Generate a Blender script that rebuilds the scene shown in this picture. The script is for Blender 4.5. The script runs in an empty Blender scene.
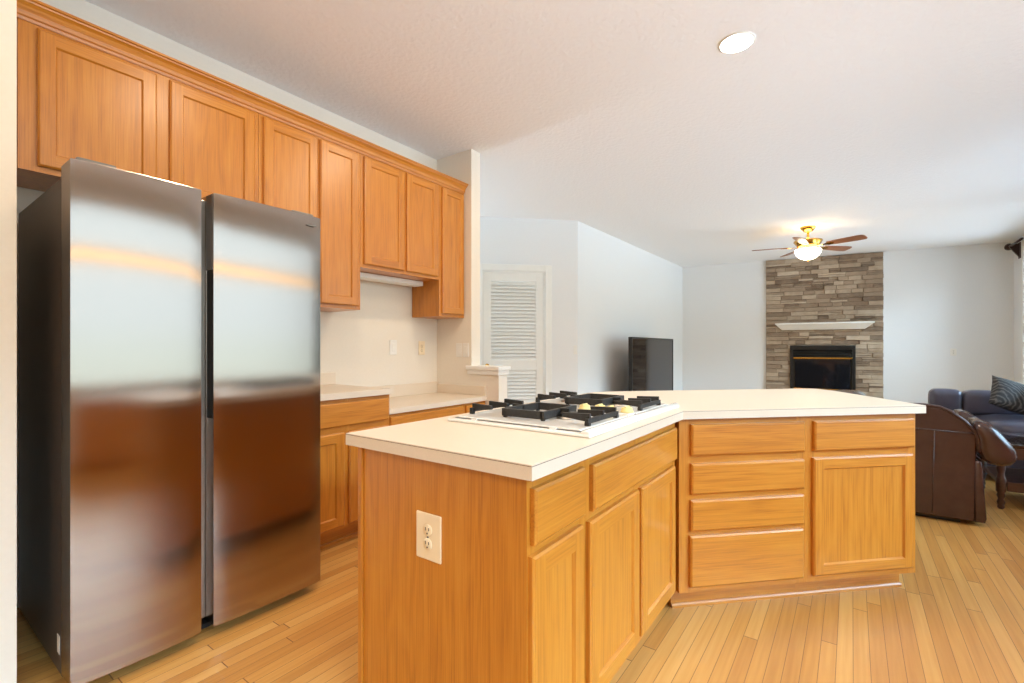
import bpy, bmesh, math, random
from mathutils import Vector, Matrix
random.seed(7)
S = bpy.context.scene
COL = S.collection
PI = math.pi
R = math.radians

# ------------------------------------------------------------------ camera
cam_d = bpy.data.cameras.new('camera')
cam_d.sensor_width = 36.0
cam_d.lens = 472 / 1024 * 36.0
cam_d.shift_y = 6.5 / 1024
cam_d.clip_start = 0.02
cam = bpy.data.objects.new('camera', cam_d)
cam.location = (0, 0, 1.19)
cam.rotation_euler = (R(90), 0, R(35.77))
COL.objects.link(cam)
S.camera = cam

# ------------------------------------------------------------------ exposure, world, lamps
S.view_settings.view_transform = 'Standard'
S.view_settings.look = 'None'
S.view_settings.exposure = 0.22
S.view_settings.gamma = 1.0
S.view_settings.use_curve_mapping = False

ZC = 2.92           # ceiling height
XL = -3.10          # kitchen wall behind the cabinets
XR = 2.13           # window wall on the right
WORLD = 18.0
W = bpy.data.worlds.new('daylight')
S.world = W
W.use_nodes = True
nt = W.node_tree
nt.nodes.clear()
wo = nt.nodes.new('ShaderNodeOutputWorld')
bg = nt.nodes.new('ShaderNodeBackground')
tc = nt.nodes.new('ShaderNodeTexCoord')
sx = nt.nodes.new('ShaderNodeSeparateXYZ')
mr = nt.nodes.new('ShaderNodeMapRange')
mr.inputs['From Min'].default_value = -0.5
mr.inputs['From Max'].default_value = 0.5
cr = nt.nodes.new('ShaderNodeValToRGB')


def sky_stop(z, level, col):
    """z = sine of the elevation; hazy tree line up to about 16 degrees, open sky above it"""
    p = z + 0.5
    c = tuple(level * q for q in col) + (1,)
    e = cr.color_ramp.elements
    q = e.new(p)
    q.color = c


sky_stop(-0.30, 0.46, (0.66, 0.80, 0.98))
sky_stop(-0.16, 0.14, (0.80, 0.94, 0.92))
sky_stop(-0.02, 0.13, (0.74, 0.90, 0.92))
sky_stop(0.05, 0.14, (0.72, 0.88, 1.0))
sky_stop(0.26, 0.15, (0.72, 0.88, 1.0))
sky_stop(0.34, 1.0, (0.55, 0.79, 1.0))
el = cr.color_ramp.elements
el[0].color = (0.32, 0.38, 0.46, 1)
el[-1].color = (0.46, 0.73, 1.0, 1)
nt.links.new(tc.outputs['Generated'], sx.inputs[0])
nt.links.new(sx.outputs['Z'], mr.inputs['Value'])
nt.links.new(mr.outputs[0], cr.inputs[0])
nt.links.new(cr.outputs[0], bg.inputs['Color'])
bg.inputs['Strength'].default_value = WORLD
nt.links.new(bg.outputs[0], wo.inputs[0])


def area(name, loc, rot, sx_, sy_, energy, color, shape='RECTANGLE', portal=False):
    d = bpy.data.lights.new(name, 'AREA')
    d.shape = shape
    d.size = sx_
    if shape in ('RECTANGLE', 'ELLIPSE'):
        d.size_y = sy_
    d.energy = energy
    d.color = color
    if portal:
        d.cycles.is_portal = True
    o = bpy.data.objects.new(name, d)
    o.location = loc
    o.rotation_euler = rot
    COL.objects.link(o)
    return o


WARM = (1.0, 0.78, 0.54)
DAY = (0.86, 0.94, 1.0)
# recessed kitchen cans (the one in the picture is built further down)
CANS = [(-0.53, 2.91), (-1.62, 1.20), (-1.62, 2.55), (-0.35, 0.55), (-0.35, -1.2)]
for i, (cx, cy) in enumerate(CANS):
    area('can_lamp', (cx, cy, ZC - 0.012), (0, 0, 0), 0.14, 0.14, 10, WARM, 'DISK')
# windows on the right wall: (y0, y1, z0, z1)
pl_ = bpy.data.lights.new('warm_back_fill', 'POINT')      # added warm fill behind the camera, without a fixture, for the island end
pl_.energy = 14; pl_.color = (1.0, 0.62, 0.30); pl_.shadow_soft_size = 0.15
po_ = bpy.data.objects.new('warm_back_fill', pl_); po_.location = (-0.5, -1.7, 1.75); COL.objects.link(po_)
WINS = [(-2.4, 4.85, 0.76, 2.72), (5.05, 7.65, 0.15, 2.76), (7.75, 10.40, 0.15, 2.76)]
for (y0, y1, z0, z1) in WINS:
    area('daylight_portal', (XR + 0.13, (y0 + y1) / 2, (z0 + z1) / 2), (0, R(90), 0), z1 - z0, y1 - y0, 1, (1, 1, 1), portal=True)
BACKWINS = []   # x0, x1, z0, z1 on the wall behind the camera
for (x0, x1, z0, z1) in BACKWINS:
    area('daylight_portal', ((x0 + x1) / 2, -3.33, (z0 + z1) / 2), (R(-90), 0, 0), x1 - x0, z1 - z0, 1, (1, 1, 1), portal=True)

# ------------------------------------------------------------------ materials


class NT:
    def __init__(self, name):
        self.m = bpy.data.materials.new(name)
        self.m.use_nodes = True
        self.t = self.m.node_tree
        self.b = self.t.nodes['Principled BSDF']

    def n(self, typ, **kw):
        nd = self.t.nodes.new('ShaderNode' + typ)
        for k, v in kw.items():
            setattr(nd, k, v)
        return nd

    def l(self, a, b):
        self.t.links.new(a, b)

    def math(self, op, a, b=None):
        nd = self.n('Math', operation=op)
        for i, v in enumerate((a, b)):
            if v is None:
                continue
            if isinstance(v, (int, float)):
                nd.inputs[i].default_value = v
            else:
                self.l(v, nd.inputs[i])
        return nd.outputs[0]

    def ramp(self, src, stops):
        nd = self.n('ValToRGB')
        e = nd.color_ramp.elements
        e[0].position, e[0].color = stops[0][0], (*stops[0][1], 1)
        e[1].position, e[1].color = stops[-1][0], (*stops[-1][1], 1)
        for p, c in stops[1:-1]:
            q = e.new(p)
            q.color = (*c, 1)
        self.l(src, nd.inputs[0])
        return nd.outputs[0]

    def bump(self, h, strength=0.2, dist=0.01):
        nd = self.n('Bump')
        nd.inputs['Strength'].default_value = strength
        nd.inputs['Distance'].default_value = dist
        self.l(h, nd.inputs['Height'])
        self.l(nd.outputs[0], self.b.inputs['Normal'])


def lin(r, g, b):
    def f(c):
        c /= 255
        return c / 12.92 if c <= 0.04045 else ((c + 0.055) / 1.055) ** 2.4
    return (f(r), f(g), f(b))


def plain(name, col, rough=0.5, metal=0.0, noise=0.06, nscale=30, bump=0.0, spec=0.5, coat=0.0):
    k = NT(name)
    t = k.n('TexCoord')
    ns = k.n('TexNoise')
    ns.inputs['Scale'].default_value = nscale
    ns.inputs['Detail'].default_value = 3
    k.l(t.outputs['Object'], ns.inputs['Vector'])
    lo = tuple(c * (1 - noise) for c in col)
    hi = tuple(min(1, c * (1 + noise)) for c in col)
    k.l(k.ramp(ns.outputs[0], [(0.3, lo), (0.7, hi)]), k.b.inputs['Base Color'])
    k.b.inputs['Roughness'].default_value = rough
    k.b.inputs['Metallic'].default_value = metal
    k.b.inputs['Specular IOR Level'].default_value = spec
    k.b.inputs['Coat Weight'].default_value = coat
    if bump:
        k.bump(ns.outputs[0], bump, 0.004)
    return k.m


def wood(name, axis, dark, mid, light, rough=0.36, fine=90, cath=1.0):
    """axis: the local axis the grain runs along"""
    k = NT(name)
    t = k.n('TexCoord')
    oi = k.n('ObjectInfo')
    add = k.n('VectorMath', operation='ADD')
    cmb = k.n('CombineXYZ')
    r10 = k.math('MULTIPLY', oi.outputs['Random'], 17.0)
    r7 = k.math('MULTIPLY', oi.outputs['Random'], 41.0)
    k.l(r10, cmb.inputs[0]); k.l(r7, cmb.inputs[1]); k.l(r10, cmb.inputs[2])
    k.l(t.outputs['Object'], add.inputs[0]); k.l(cmb.outputs[0], add.inputs[1])

    def stretched(cross, along):
        mp = k.n('Mapping')
        sc = [cross] * 3
        sc['xyz'.index(axis)] = along
        mp.inputs['Scale'].default_value = sc
        k.l(add.outputs[0], mp.inputs['Vector'])
        return mp.outputs[0]
    big = k.n('TexNoise'); big.inputs['Scale'].default_value = 1.0; big.inputs['Detail'].default_value = 2
    k.l(stretched(7.0, 0.9), big.inputs['Vector'])
    # growth rings: contour bands of the slow noise
    ring = k.math('FRACT', k.math('MULTIPLY', big.outputs[0], 9.0 * cath))
    ring = k.math('ABSOLUTE', k.math('SUBTRACT', ring, 0.5))
    fn = k.n('TexNoise'); fn.inputs['Scale'].default_value = 1.0; fn.inputs['Detail'].default_value = 4
    fn.inputs['Roughness'].default_value = 0.65
    k.l(stretched(fine * 2.2, 4.0), fn.inputs['Vector'])
    med = k.n('TexNoise'); med.inputs['Scale'].default_value = 1.0; med.inputs['Detail'].default_value = 3
    k.l(stretched(34, 1.4), med.inputs['Vector'])
    v = k.math('MULTIPLY', ring, 0.17)
    v = k.math('ADD', v, k.math('MULTIPLY', fn.outputs[0], 0.62))
    v = k.math('ADD', v, k.math('MULTIPLY', med.outputs[0], 0.30))
    k.l(k.ramp(v, [(0.24, dark), (0.50, mid), (0.80, light)]), k.b.inputs['Base Color'])
    k.b.inputs['Roughness'].default_value = rough
    k.b.inputs['Coat Weight'].default_value = 0.45
    k.b.inputs['Coat Roughness'].default_value = 0.3
    k.bump(v, 0.08, 0.002)
    return k.m


OD, OM, OL = lin(156, 86, 20), lin(199, 125, 36), lin(217, 152, 60)
OAK_V = wood('honey_oak_upright', 'z', OD, OM, OL)
OAK_H = wood('honey_oak_level', 'x', OD, OM, OL)
OAK_Y = wood('honey_oak_depth', 'y', OD, OM, OL)
DARKWOOD = wood('dark_walnut', 'x', lin(52, 30, 22), lin(74, 44, 32), lin(96, 62, 46), rough=0.3)
BLADE = wood('fan_blade_wood', 'x', lin(104, 62, 40), lin(140, 88, 58), lin(160, 104, 72), rough=0.4)

WALL = plain('painted_wall', lin(236, 236, 235), 0.85, noise=0.012, nscale=60, bump=0.03)
KWALL = plain('kitchen_wall_warm', lin(236, 227, 212), 0.85, noise=0.012, nscale=60, bump=0.03)  # slightly warmer in tone than the other walls
TRIMW = plain('white_trim_paint', lin(240, 238, 232), 0.45, noise=0.01, nscale=20)
LAM = plain('cream_laminate', lin(228, 212, 190), 0.38, noise=0.025, nscale=240)
LAMEDGE = plain('laminate_seam', lin(120, 78, 44), 0.6)
BLACK = plain('black_enamel', (0.012, 0.011, 0.010), 0.35, noise=0.2)
IRON = plain('cast_iron', (0.022, 0.02, 0.018), 0.6, noise=0.3, nscale=90, bump=0.2)
ENAMEL = plain('white_enamel', lin(244, 240, 232), 0.18, noise=0.01, coat=0.4)
IVORY = plain('ivory_plastic', lin(246, 226, 190), 0.35, noise=0.02)
WHITEP = plain('white_plastic', lin(240, 236, 228), 0.35, noise=0.02)
SLOT = plain('slot_shadow', (0.03, 0.02, 0.012), 0.6)
KNOB = plain('cream_knob', lin(240, 220, 150), 0.35, noise=0.03)
BRASS = plain('polished_brass', lin(220, 170, 80), 0.22, metal=1.0, noise=0.05)
ALU = plain('brushed_aluminium', lin(190, 186, 180), 0.35, metal=1.0)
BRONZE = plain('dark_bronze', lin(60, 42, 36), 0.4, metal=0.6)
LEATHER_BR = plain('brown_leather', lin(64, 40, 34), 0.24, noise=0.16, nscale=14, bump=0.12, coat=0.3)
LEATHER_BL = plain('dark_plum_leather', lin(80, 78, 92), 0.28, noise=0.12, nscale=10, bump=0.1)
PIPING = plain('leather_piping', lin(70, 50, 46), 0.3)
RUBBER = plain('black_rubber', (0.01, 0.01, 0.01), 0.7)


def mat_ceiling():
    k = NT('stippled_ceiling')
    t = k.n('TexCoord')
    a = k.n('TexNoise'); a.inputs['Scale'].default_value = 34; a.inputs['Detail'].default_value = 4
    k.l(t.outputs['Object'], a.inputs['Vector'])
    k.b.inputs['Base Color'].default_value = (*lin(245, 245, 245), 1)
    k.b.inputs['Roughness'].default_value = 0.9
    k.bump(a.outputs[0], 0.7, 0.008)
    return k.m


def mat_floor():
    k = NT('oak_strip_floor')
    t = k.n('TexCoord')
    s = k.n('SeparateXYZ')
    k.l(t.outputs['Object'], s.inputs[0])
    bw = 0.0525
    xs = k.math('DIVIDE', k.math('ADD', s.outputs['X'], 20.0), bw)
    xid = k.math('FLOOR', xs)
    xf = k.math('FRACT', xs)
    wn = k.n('TexWhiteNoise', noise_dimensions='1D'); k.l(xid, wn.inputs['W'])
    yo = k.math('ADD', k.math('DIVIDE', k.math('ADD', s.outputs['Y'], 30.0), 1.05), k.math('MULTIPLY', wn.outputs['Value'], 7.3))
    yid = k.math('FLOOR', yo)
    yf = k.math('FRACT', yo)
    cb = k.n('CombineXYZ'); k.l(xid, cb.inputs[0]); k.l(yid, cb.inputs[1])
    w2 = k.n('TexWhiteNoise', noise_dimensions='2D'); k.l(cb.outputs[0], w2.inputs['Vector'])
    # grain
    off = k.n('CombineXYZ'); k.l(k.math('MULTIPLY', w2.outputs['Value'], 40.0), off.inputs[0]); k.l(k.math('MULTIPLY', w2.outputs['Value'], 90.0), off.inputs[1])
    va = k.n('VectorMath', operation='ADD'); k.l(t.outputs['Object'], va.inputs[0]); k.l(off.outputs[0], va.inputs[1])
    mp = k.n('Mapping'); mp.inputs['Scale'].default_value = (60, 2.2, 1); k.l(va.outputs[0], mp.inputs['Vector'])
    g = k.n('TexNoise'); g.inputs['Scale'].default_value = 1.0; g.inputs['Detail'].default_value = 4; k.l(mp.outputs[0], g.inputs['Vector'])
    v = k.math('ADD', k.math('ADD', k.math('MULTIPLY', w2.outputs['Value'], 0.40), 0.10), k.math('MULTIPLY', g.outputs[0], 0.5))
    col = k.ramp(v, [(0.15, lin(178, 116, 50)), (0.55, lin(208, 151, 78)), (0.95, lin(228, 180, 108))])
    # joints between boards
    e1 = k.math('LESS_THAN', xf, 0.035)
    e2 = k.math('LESS_THAN', yf, 0.0035)
    gap = k.math('MAXIMUM', e1, e2)
    mx = k.n('Mix', data_type='RGBA')
    k.l(gap, mx.inputs[0]); k.l(col, mx.inputs[6]); mx.inputs[7].default_value = (*lin(128, 82, 44), 1)
    k.l(mx.outputs[2], k.b.inputs['Base Color'])
    k.b.inputs['Roughness'].default_value = 0.40
    k.b.inputs['Coat Weight'].default_value = 0.10
    k.b.inputs['Coat Roughness'].default_value = 0.18
    k.bump(k.math('MULTIPLY', gap, -1.0), 0.25, 0.002)
    return k.m


def mat_stone():
    k = NT('ledger_stone')
    g = k.n('NewGeometry')
    t = k.n('TexCoord')
    n = k.n('TexNoise'); n.inputs['Scale'].default_value = 9; n.inputs['Detail'].default_value = 6
    k.l(t.outputs['Object'], n.inputs['Vector'])
    v = k.math('ADD', k.math('MULTIPLY', g.outputs['Random Per Island'], 0.75), k.math('MULTIPLY', n.outputs[0], 0.5))
    k.l(k.ramp(v, [(0.15, lin(108, 88, 70)), (0.45, lin(148, 126, 104)), (0.75, lin(174, 152, 128)), (1.0, lin(198, 178, 154))]), k.b.inputs['Base Color'])
    k.b.inputs['Roughness'].default_value = 0.85
    k.bump(n.outputs[0], 0.6, 0.02)
    return k.m


def mat_steel():
    k = NT('stainless_steel')
    t = k.n('TexCoord')
    mp = k.n('Mapping'); mp.inputs['Scale'].default_value = (400, 3, 400)
    k.l(t.outputs['Object'], mp.inputs['Vector'])
    n = k.n('TexNoise'); n.inputs['Scale'].default_value = 1.0; n.inputs['Detail'].default_value = 2
    k.l(mp.outputs[0], n.inputs['Vector'])
    k.b.inputs['Base Color'].default_value = (*lin(172, 160, 150), 1)
    k.b.inputs['Metallic'].default_value = 1.0
    k.l(k.ramp(n.outputs[0], [(0.3, (0.15,) * 3), (0.7, (0.18,) * 3)]), k.b.inputs['Roughness'])
    k.b.inputs['Anisotropic'].default_value = 1.0
    k.b.inputs['Anisotropic Rotation'].default_value = 0.0
    tg = k.n('Tangent', direction_type='UV_MAP', uv_map='brush')
    k.l(tg.outputs[0], k.b.inputs['Tangent'])
    return k.m


def mat_glass(name, tint, refl, alpha):
    k = NT(name)
    tr = k.n('BsdfTransparent'); tr.inputs[0].default_value = (*tint, 1)
    gl = k.n('BsdfGlossy'); gl.inputs['Roughness'].default_value = 0.02
    fr = k.n('Fresnel'); fr.inputs['IOR'].default_value = 1.45
    mx = k.n('MixShader')
    k.l(fr.outputs[0], mx.inputs[0]); k.l(tr.outputs[0], mx.inputs[1]); k.l(gl.outputs[0], mx.inputs[2])
    out = k.t.nodes['Material Output']
    k.l(mx.outputs[0], out.inputs['Surface'])
    return k.m


def emit(name, col, strength):
    k = NT(name)
    k.b.inputs['Base Color'].default_value = (*col, 1)
    k.b.inputs['Emission Color'].default_value = (*col, 1)
    k.b.inputs['Emission Strength'].default_value = strength
    return k.m


def mat_pillow():
    k = NT('striped_pillow_cloth')
    t = k.n('TexCoord')
    w = k.n('TexWave', bands_direction='DIAGONAL'); w.inputs['Scale'].default_value = 16; w.inputs['Distortion'].default_value = 6
    w.inputs['Detail'].default_value = 3
    k.l(t.outputs['Object'], w.inputs['Vector'])
    k.l(k.ramp(w.outputs[0], [(0.2, lin(48, 46, 47)), (0.6, lin(68, 66, 66)), (0.95, lin(100, 97, 93))]), k.b.inputs['Base Color'])
    k.b.inputs['Roughness'].default_value = 0.8
    return k.m


CEIL = mat_ceiling()
FLOOR = mat_floor()
STONE = mat_stone()
STEEL = mat_steel()
GLASS = mat_glass('window_glass', (0.96, 0.98, 0.98), 0.05, 1)
FIREGLASS = plain('smoked_fire_glass', (0.010, 0.010, 0.012), 0.06, noise=0.1)
SCREEN = plain('tv_screen_glass', (0.006, 0.006, 0.009), 0.05, noise=0.05)
PILLOW = mat_pillow()
FRIDGE_SIDE = plain('fridge_grey_side', lin(84, 74, 66), 0.42, metal=0.2, noise=0.05)
GREYP = plain('grey_plastic', lin(120, 116, 112), 0.5)
BULB = emit('lamp_diffuser', (1.0, 0.86, 0.62), 9.0)
GLOWSTRIP = emit('added_glow_strip', (1.0, 0.72, 0.40), 3.0)  # added glow that draws the orange line mirrored in the refrigerator
CANGLOW = emit('can_light_lens', (1.0, 0.93, 0.82), 22.0)
TABLETOP = plain('dark_polished_tabletop', lin(50, 36, 32), 0.12, noise=0.15, coat=0.6)
LOUVRE = TRIMW

# ------------------------------------------------------------------ mesh helpers


class MB:
    def __init__(self):
        self.bm = bmesh.new()
        self.mats = []

    def mi(self, mat):
        if mat not in self.mats:
            self.mats.append(mat)
        return self.mats.index(mat)

    def _merge(self, bm, mat):
        i = self.mi(mat)
        for f in bm.faces:
            f.material_index = i
        me = bpy.data.meshes.new('tmp')
        bm.to_mesh(me); bm.free()
        self.bm.from_mesh(me)
        bpy.data.meshes.remove(me)

    def box(self, x0, x1, y0, y1, z0, z1, mat, bev=0.0, seg=2):
        b = bmesh.new()
        bmesh.ops.create_cube(b, size=1.0)
        for v in b.verts:
            v.co = Vector(((x0 + x1) / 2 + v.co.x * (x1 - x0), (y0 + y1) / 2 + v.co.y * (y1 - y0), (z0 + z1) / 2 + v.co.z * (z1 - z0)))
        if bev > 0:
            bmesh.ops.bevel(b, geom=list(b.edges), offset=bev, segments=seg, profile=0.5, affect='EDGES', clamp_overlap=True)
        self._merge(b, mat)
        return self

    def soft(self, x0, x1, y0, y1, z0, z1, mat, r=0.05, puff=0.02):
        """cushion: strongly rounded box whose faces swell outwards"""
        b = bmesh.new()
        bmesh.ops.create_cube(b, size=1.0)
        bmesh.ops.subdivide_edges(b, edges=list(b.edges), cuts=7, use_grid_fill=True)
        sx_, sy_, sz_ = (x1 - x0) / 2, (y1 - y0) / 2, (z1 - z0) / 2
        c = Vector(((x0 + x1) / 2, (y0 + y1) / 2, (z0 + z1) / 2))
        for v in b.verts:
            p = Vector((v.co.x * 2 * sx_, v.co.y * 2 * sy_, v.co.z * 2 * sz_))
            u = v.co * 2
            core = Vector((max(-sx_ + r, min(sx_ - r, p.x)), max(-sy_ + r, min(sy_ - r, p.y)), max(-sz_ + r, min(sz_ - r, p.z))))
            d = p - core
            if d.length > 1e-6:
                q = core + d.normalized() * min(r, d.length)
            else:
                q = p
            for ax in range(3):
                if abs(abs(u[ax]) - 1) < 1e-4:
                    o = [abs(u[k]) for k in range(3) if k != ax]
                    q[ax] += math.copysign(puff * (1 - o[0] ** 2) * (1 - o[1] ** 2), u[ax])
            v.co = c + q
        for f in b.faces:
            f.smooth = True
        self._merge(b, mat)
        return self

    def prism(self, poly, a0, a1, mat, axis='z', bev=0.0, seg=2, smooth=False):
        """poly in the two other axes (z: xy, y: xz, x: yz), extruded along axis"""
        def P(p, a):
            return {'z': (p[0], p[1], a), 'y': (p[0], a, p[1]), 'x': (a, p[0], p[1])}[axis]
        b = bmesh.new()
        v0 = [b.verts.new(P(p, a0)) for p in poly]
        v1 = [b.verts.new(P(p, a1)) for p in poly]
        n = len(poly)
        caps = [b.faces.new(v0), b.faces.new(v1)]
        for i in range(n):
            f = b.faces.new((v0[i], v0[(i + 1) % n], v1[(i + 1) % n], v1[i]))
            f.smooth = smooth
        bmesh.ops.recalc_face_normals(b, faces=list(b.faces))
        if bev > 0:
            bmesh.ops.bevel(b, geom=list({e for f in caps for e in f.edges}), offset=bev, segments=seg, profile=0.5, affect='EDGES')
            for f in b.faces:
                f.smooth = smooth
        self._merge(b, mat)
        return self

    def lathe(self, prof, mat, c=(0, 0, 0), n=28, axis='z', smooth=True):
        b = bmesh.new()
        rings = []
        for (r, h) in prof:
            ring = []
            for i in range(n):
                a = 2 * PI * i / n
                p = (r * math.cos(a), r * math.sin(a), h)
                if axis == 'y':
                    p = (p[0], p[2], p[1])
                elif axis == 'x':
                    p = (p[2], p[0], p[1])
                ring.append(b.verts.new((p[0] + c[0], p[1] + c[1], p[2] + c[2])))
            rings.append(ring)
        for j in range(len(rings) - 1):
            for i in range(n):
                f = b.faces.new((rings[j][i], rings[j][(i + 1) % n], rings[j + 1][(i + 1) % n], rings[j + 1][i]))
                f.smooth = smooth
        if prof[0][0] > 1e-5:
            b.faces.new(rings[0])
        if prof[-1][0] > 1e-5:
            b.faces.new(rings[-1])
        bmesh.ops.remove_doubles(b, verts=list(b.verts), dist=1e-6)
        bmesh.ops.recalc_face_normals(b, faces=list(b.faces))
        self._merge(b, mat)
        return self

    def tube(self, pts, r, mat, n=10):
        b = bmesh.new()
        pts = [Vector(p) for p in pts]
        rings = []
        for i, p in enumerate(pts):
            d = (pts[min(i + 1, len(pts) - 1)] - pts[max(i - 1, 0)]).normalized()
            up = Vector((0, 0, 1)) if abs(d.z) < 0.95 else Vector((1, 0, 0))
            s = d.cross(up).normalized(); t = s.cross(d).normalized()
            rings.append([b.verts.new(p + r * (math.cos(2 * PI * k / n) * s + math.sin(2 * PI * k / n) * t)) for k in range(n)])
        for j in range(len(rings) - 1):
            for i in range(n):
                f = b.faces.new((rings[j][i], rings[j][(i + 1) % n], rings[j + 1][(i + 1) % n], rings[j + 1][i]))
                f.smooth = True
        b.faces.new(rings[0]); b.faces.new(rings[-1])
        bmesh.ops.recalc_face_normals(b, faces=list(b.faces))
        self._merge(b, mat)
        return self

    def quad(self, pts, mat, smooth=False):
        f = self.bm.faces.new([self.bm.verts.new(p) for p in pts])
        f.material_index = self.mi(mat)
        f.smooth = smooth
        return self

    def build(self, name, parent=None, loc=None, rot=None, recalc=False):
        if recalc:
            bmesh.ops.recalc_face_normals(self.bm, faces=list(self.bm.faces))
        me = bpy.data.meshes.new(name)
        self.bm.to_mesh(me); self.bm.free()
        for m in self.mats:
            me.materials.append(m)
        o = bpy.data.objects.new(name, me)
        COL.objects.link(o)
        if parent is not None:
            o.parent = parent
        if loc is not None:
            o.location = loc
        if rot is not None:
            o.rotation_euler = rot
        return o


def thing(name, label, cat, loc=(0, 0, 0), rz=0.0, group=None):
    o = bpy.data.objects.new(name, None)
    o.empty_display_size = 0.1
    COL.objects.link(o)
    o.location = loc
    o.rotation_euler = (0, 0, rz)
    return tag(o, label, cat, group)


def tag(o, label, cat, group=None):
    o['label'] = label
    o['category'] = cat
    if group:
        o['group'] = group
    return o


def struct(o):
    o['kind'] = 'structure'
    return o


def copy_tree(o, parent=None):
    c = o.copy()
    COL.objects.link(c)
    if parent is not None:
        c.parent = parent
    for ch in list(o.children):
        copy_tree(ch, c)
    return c


# ------------------------------------------------------------------ the room shell
m = MB(); m.box(-5.2, XR + 0.15, -3.4, 11.4, -0.12, 0.0, FLOOR)
struct(m.build('floor'))
m = MB(); m.box(-5.2, XR + 0.15, -3.4, 11.4, ZC, ZC + 0.12, CEIL)
struct(m.build('ceiling'))


def wall_with_holes(name, axis, a0, a1, t0, t1, holes, mat=WALL):
    """axis 'y': wall running along y, thickness in x (t0..t1); holes = (u0, u1, z0, z1)"""
    m = MB()

    def bx(u0, u1, z0, z1):
        if u1 - u0 < 1e-4 or z1 - z0 < 1e-4:
            return
        if axis == 'y':
            m.box(t0, t1, u0, u1, z0, z1, mat)
        else:
            m.box(u0, u1, t0, t1, z0, z1, mat)
    cur = a0
    for (u0, u1, z0, z1) in sorted(holes):
        bx(cur, u0, 0, ZC)
        bx(u0, u1, 0, z0)
        bx(u0, u1, z1, ZC)
        cur = u1
    bx(cur, a1, 0, ZC)
    return struct(m.build(name))


wall_with_holes('wall_right', 'y', -3.4, 11.4, XR, XR + 0.15, WINS)
wall_with_holes('wall_back', 'x', -5.2, XR, -3.4, -3.25, BACKWINS)
m = MB(); m.box(XL - 0.12, XL, -3.25, 3.125, 0, ZC, KWALL); struct(m.build('wall_left'))
YS = 3.122        # end wall of the cabinet run
m = MB()
m.box(XL - 0.12, -2.684, YS, YS + 0.118, 0, ZC, KWALL)
m.box(-2.684, -2.385, YS, YS + 0.118, 0, 1.0, KWALL)
struct(m.build('wall_stub'))
m = MB()
m.box(-2.73, -2.365, YS - 0.028, YS + 0.146, 1.0, 1.036, TRIMW, 0.006)
m.box(-2.72, -2.375, YS - 0.016, YS + 0.134, 0.962, 1.0, TRIMW, 0.004)
struct(m.build('trim_1'))
# wall stub beside the refrigerator, closest to the camera on the left
m = MB(); m.box(XL, -2.30, 0.20, 0.317, 0, ZC, KWALL); struct(m.build('wall_near'))
# hall behind the end wall
m = MB(); m.box(-5.2, XL - 0.12, YS, YS + 0.118, 0, ZC, WALL); struct(m.build('wall_hall'))
# angled closet wall with a louvred door opening (u runs along (1,1)/sqrt2 from the corner)
P0 = Vector((-3.03, 5.74, 0))
DG = thing
ang = bpy.data.objects.new('wall_angled', None)
mA = MB()
DU0, DU1, DZ = -1.31, -0.455, 2.215
mA.box(-3.0, DU0, 0, 0.12, 0, ZC, WALL)
mA.box(DU1, 0.0, 0, 0.12, 0, ZC, WALL)
mA.box(DU0, DU1, 0, 0.12, DZ, ZC, WALL)
bpy.data.objects.remove(ang)
struct(mA.build('wall_angled', None, P0, (0, 0, R(45))))
# living-room left wall and far wall
FA, FB = Vector((-2.95, 10.35, 0)), Vector((XR + 0.02, 10.985, 0))
m = MB()
m.prism([(-3.03, 5.74), (-2.95, 10.35), (-3.12, 10.6), (-3.2, 5.75)], 0, ZC, WALL)
struct(m.build('wall_family_left'))
fd = (FB - FA).normalized()
FANG = math.atan2(fd.y, fd.x)
m = MB(); m.box(-0.05, (FB - FA).length + 0.1, 0, 0.15, 0, ZC, WALL)
struct(m.build('wall_far', None, FA, (0, 0, FANG)))

# louvred door with casing, in the frame of the angled wall
m = MB()
cw = 0.085
m.box(DU1, DU1 + cw, -0.02, 0.0, 0, DZ + cw, TRIMW, 0.005)
m.box(DU0 - cw, DU0, -0.02, 0.0, 0, DZ + cw, TRIMW, 0.005)
m.box(DU0, DU1, -0.02, 0.0, DZ, DZ + cw, TRIMW, 0.005)
m.box(DU1 - 0.012, DU1, 0.0, 0.1, 0, DZ, TRIMW)
m.box(DU0, DU0 + 0.012, 0.0, 0.1, 0, DZ, TRIMW)
m.box(DU0, DU1, 0.0, 0.1, DZ - 0.012, DZ, TRIMW)
struct(m.build('trim_2', None, P0, (0, 0, R(45))))
dr = bpy.data.objects.new('door_1', None)
COL.objects.link(dr); dr.location = P0; dr.rotation_euler = (0, 0, R(45)); struct(dr)
d0, d1 = DU0 + 0.016, DU1 - 0.016
st = 0.105
m = MB()
m.box(d0, d0 + st, 0.02, 0.055, 0.02, DZ - 0.016, TRIMW, 0.003)
m.box(d1 - st, d1, 0.02, 0.055, 0.02, DZ - 0.016, TRIMW, 0.003)
for (z0, z1) in ((0.02, 0.22), (0.89, 1.03), (2.08, DZ - 0.016)):
    m.box(d0 + st, d1 - st, 0.02, 0.055, z0, z1, TRIMW, 0.003)
m.build('door_frame', dr)
for (z0, z1) in ((0.22, 0.89), (1.03, 2.08)):
    m = MB()
    n = int((z1 - z0) / 0.047)
    for i in range(n):
        zc = z0 + (i + 0.5) * (z1 - z0) / n
        m.prism([(0.022, zc - 0.026), (0.028, zc - 0.028), (0.054, zc + 0.020), (0.048, zc + 0.022)], d0 + st, d1 - st, LOUVRE, 'x')
    m.box(d0 + st, d1 - st, 0.0555, 0.062, z0, z1, LOUVRE)
    m.build('louvre_panel', dr)
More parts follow.
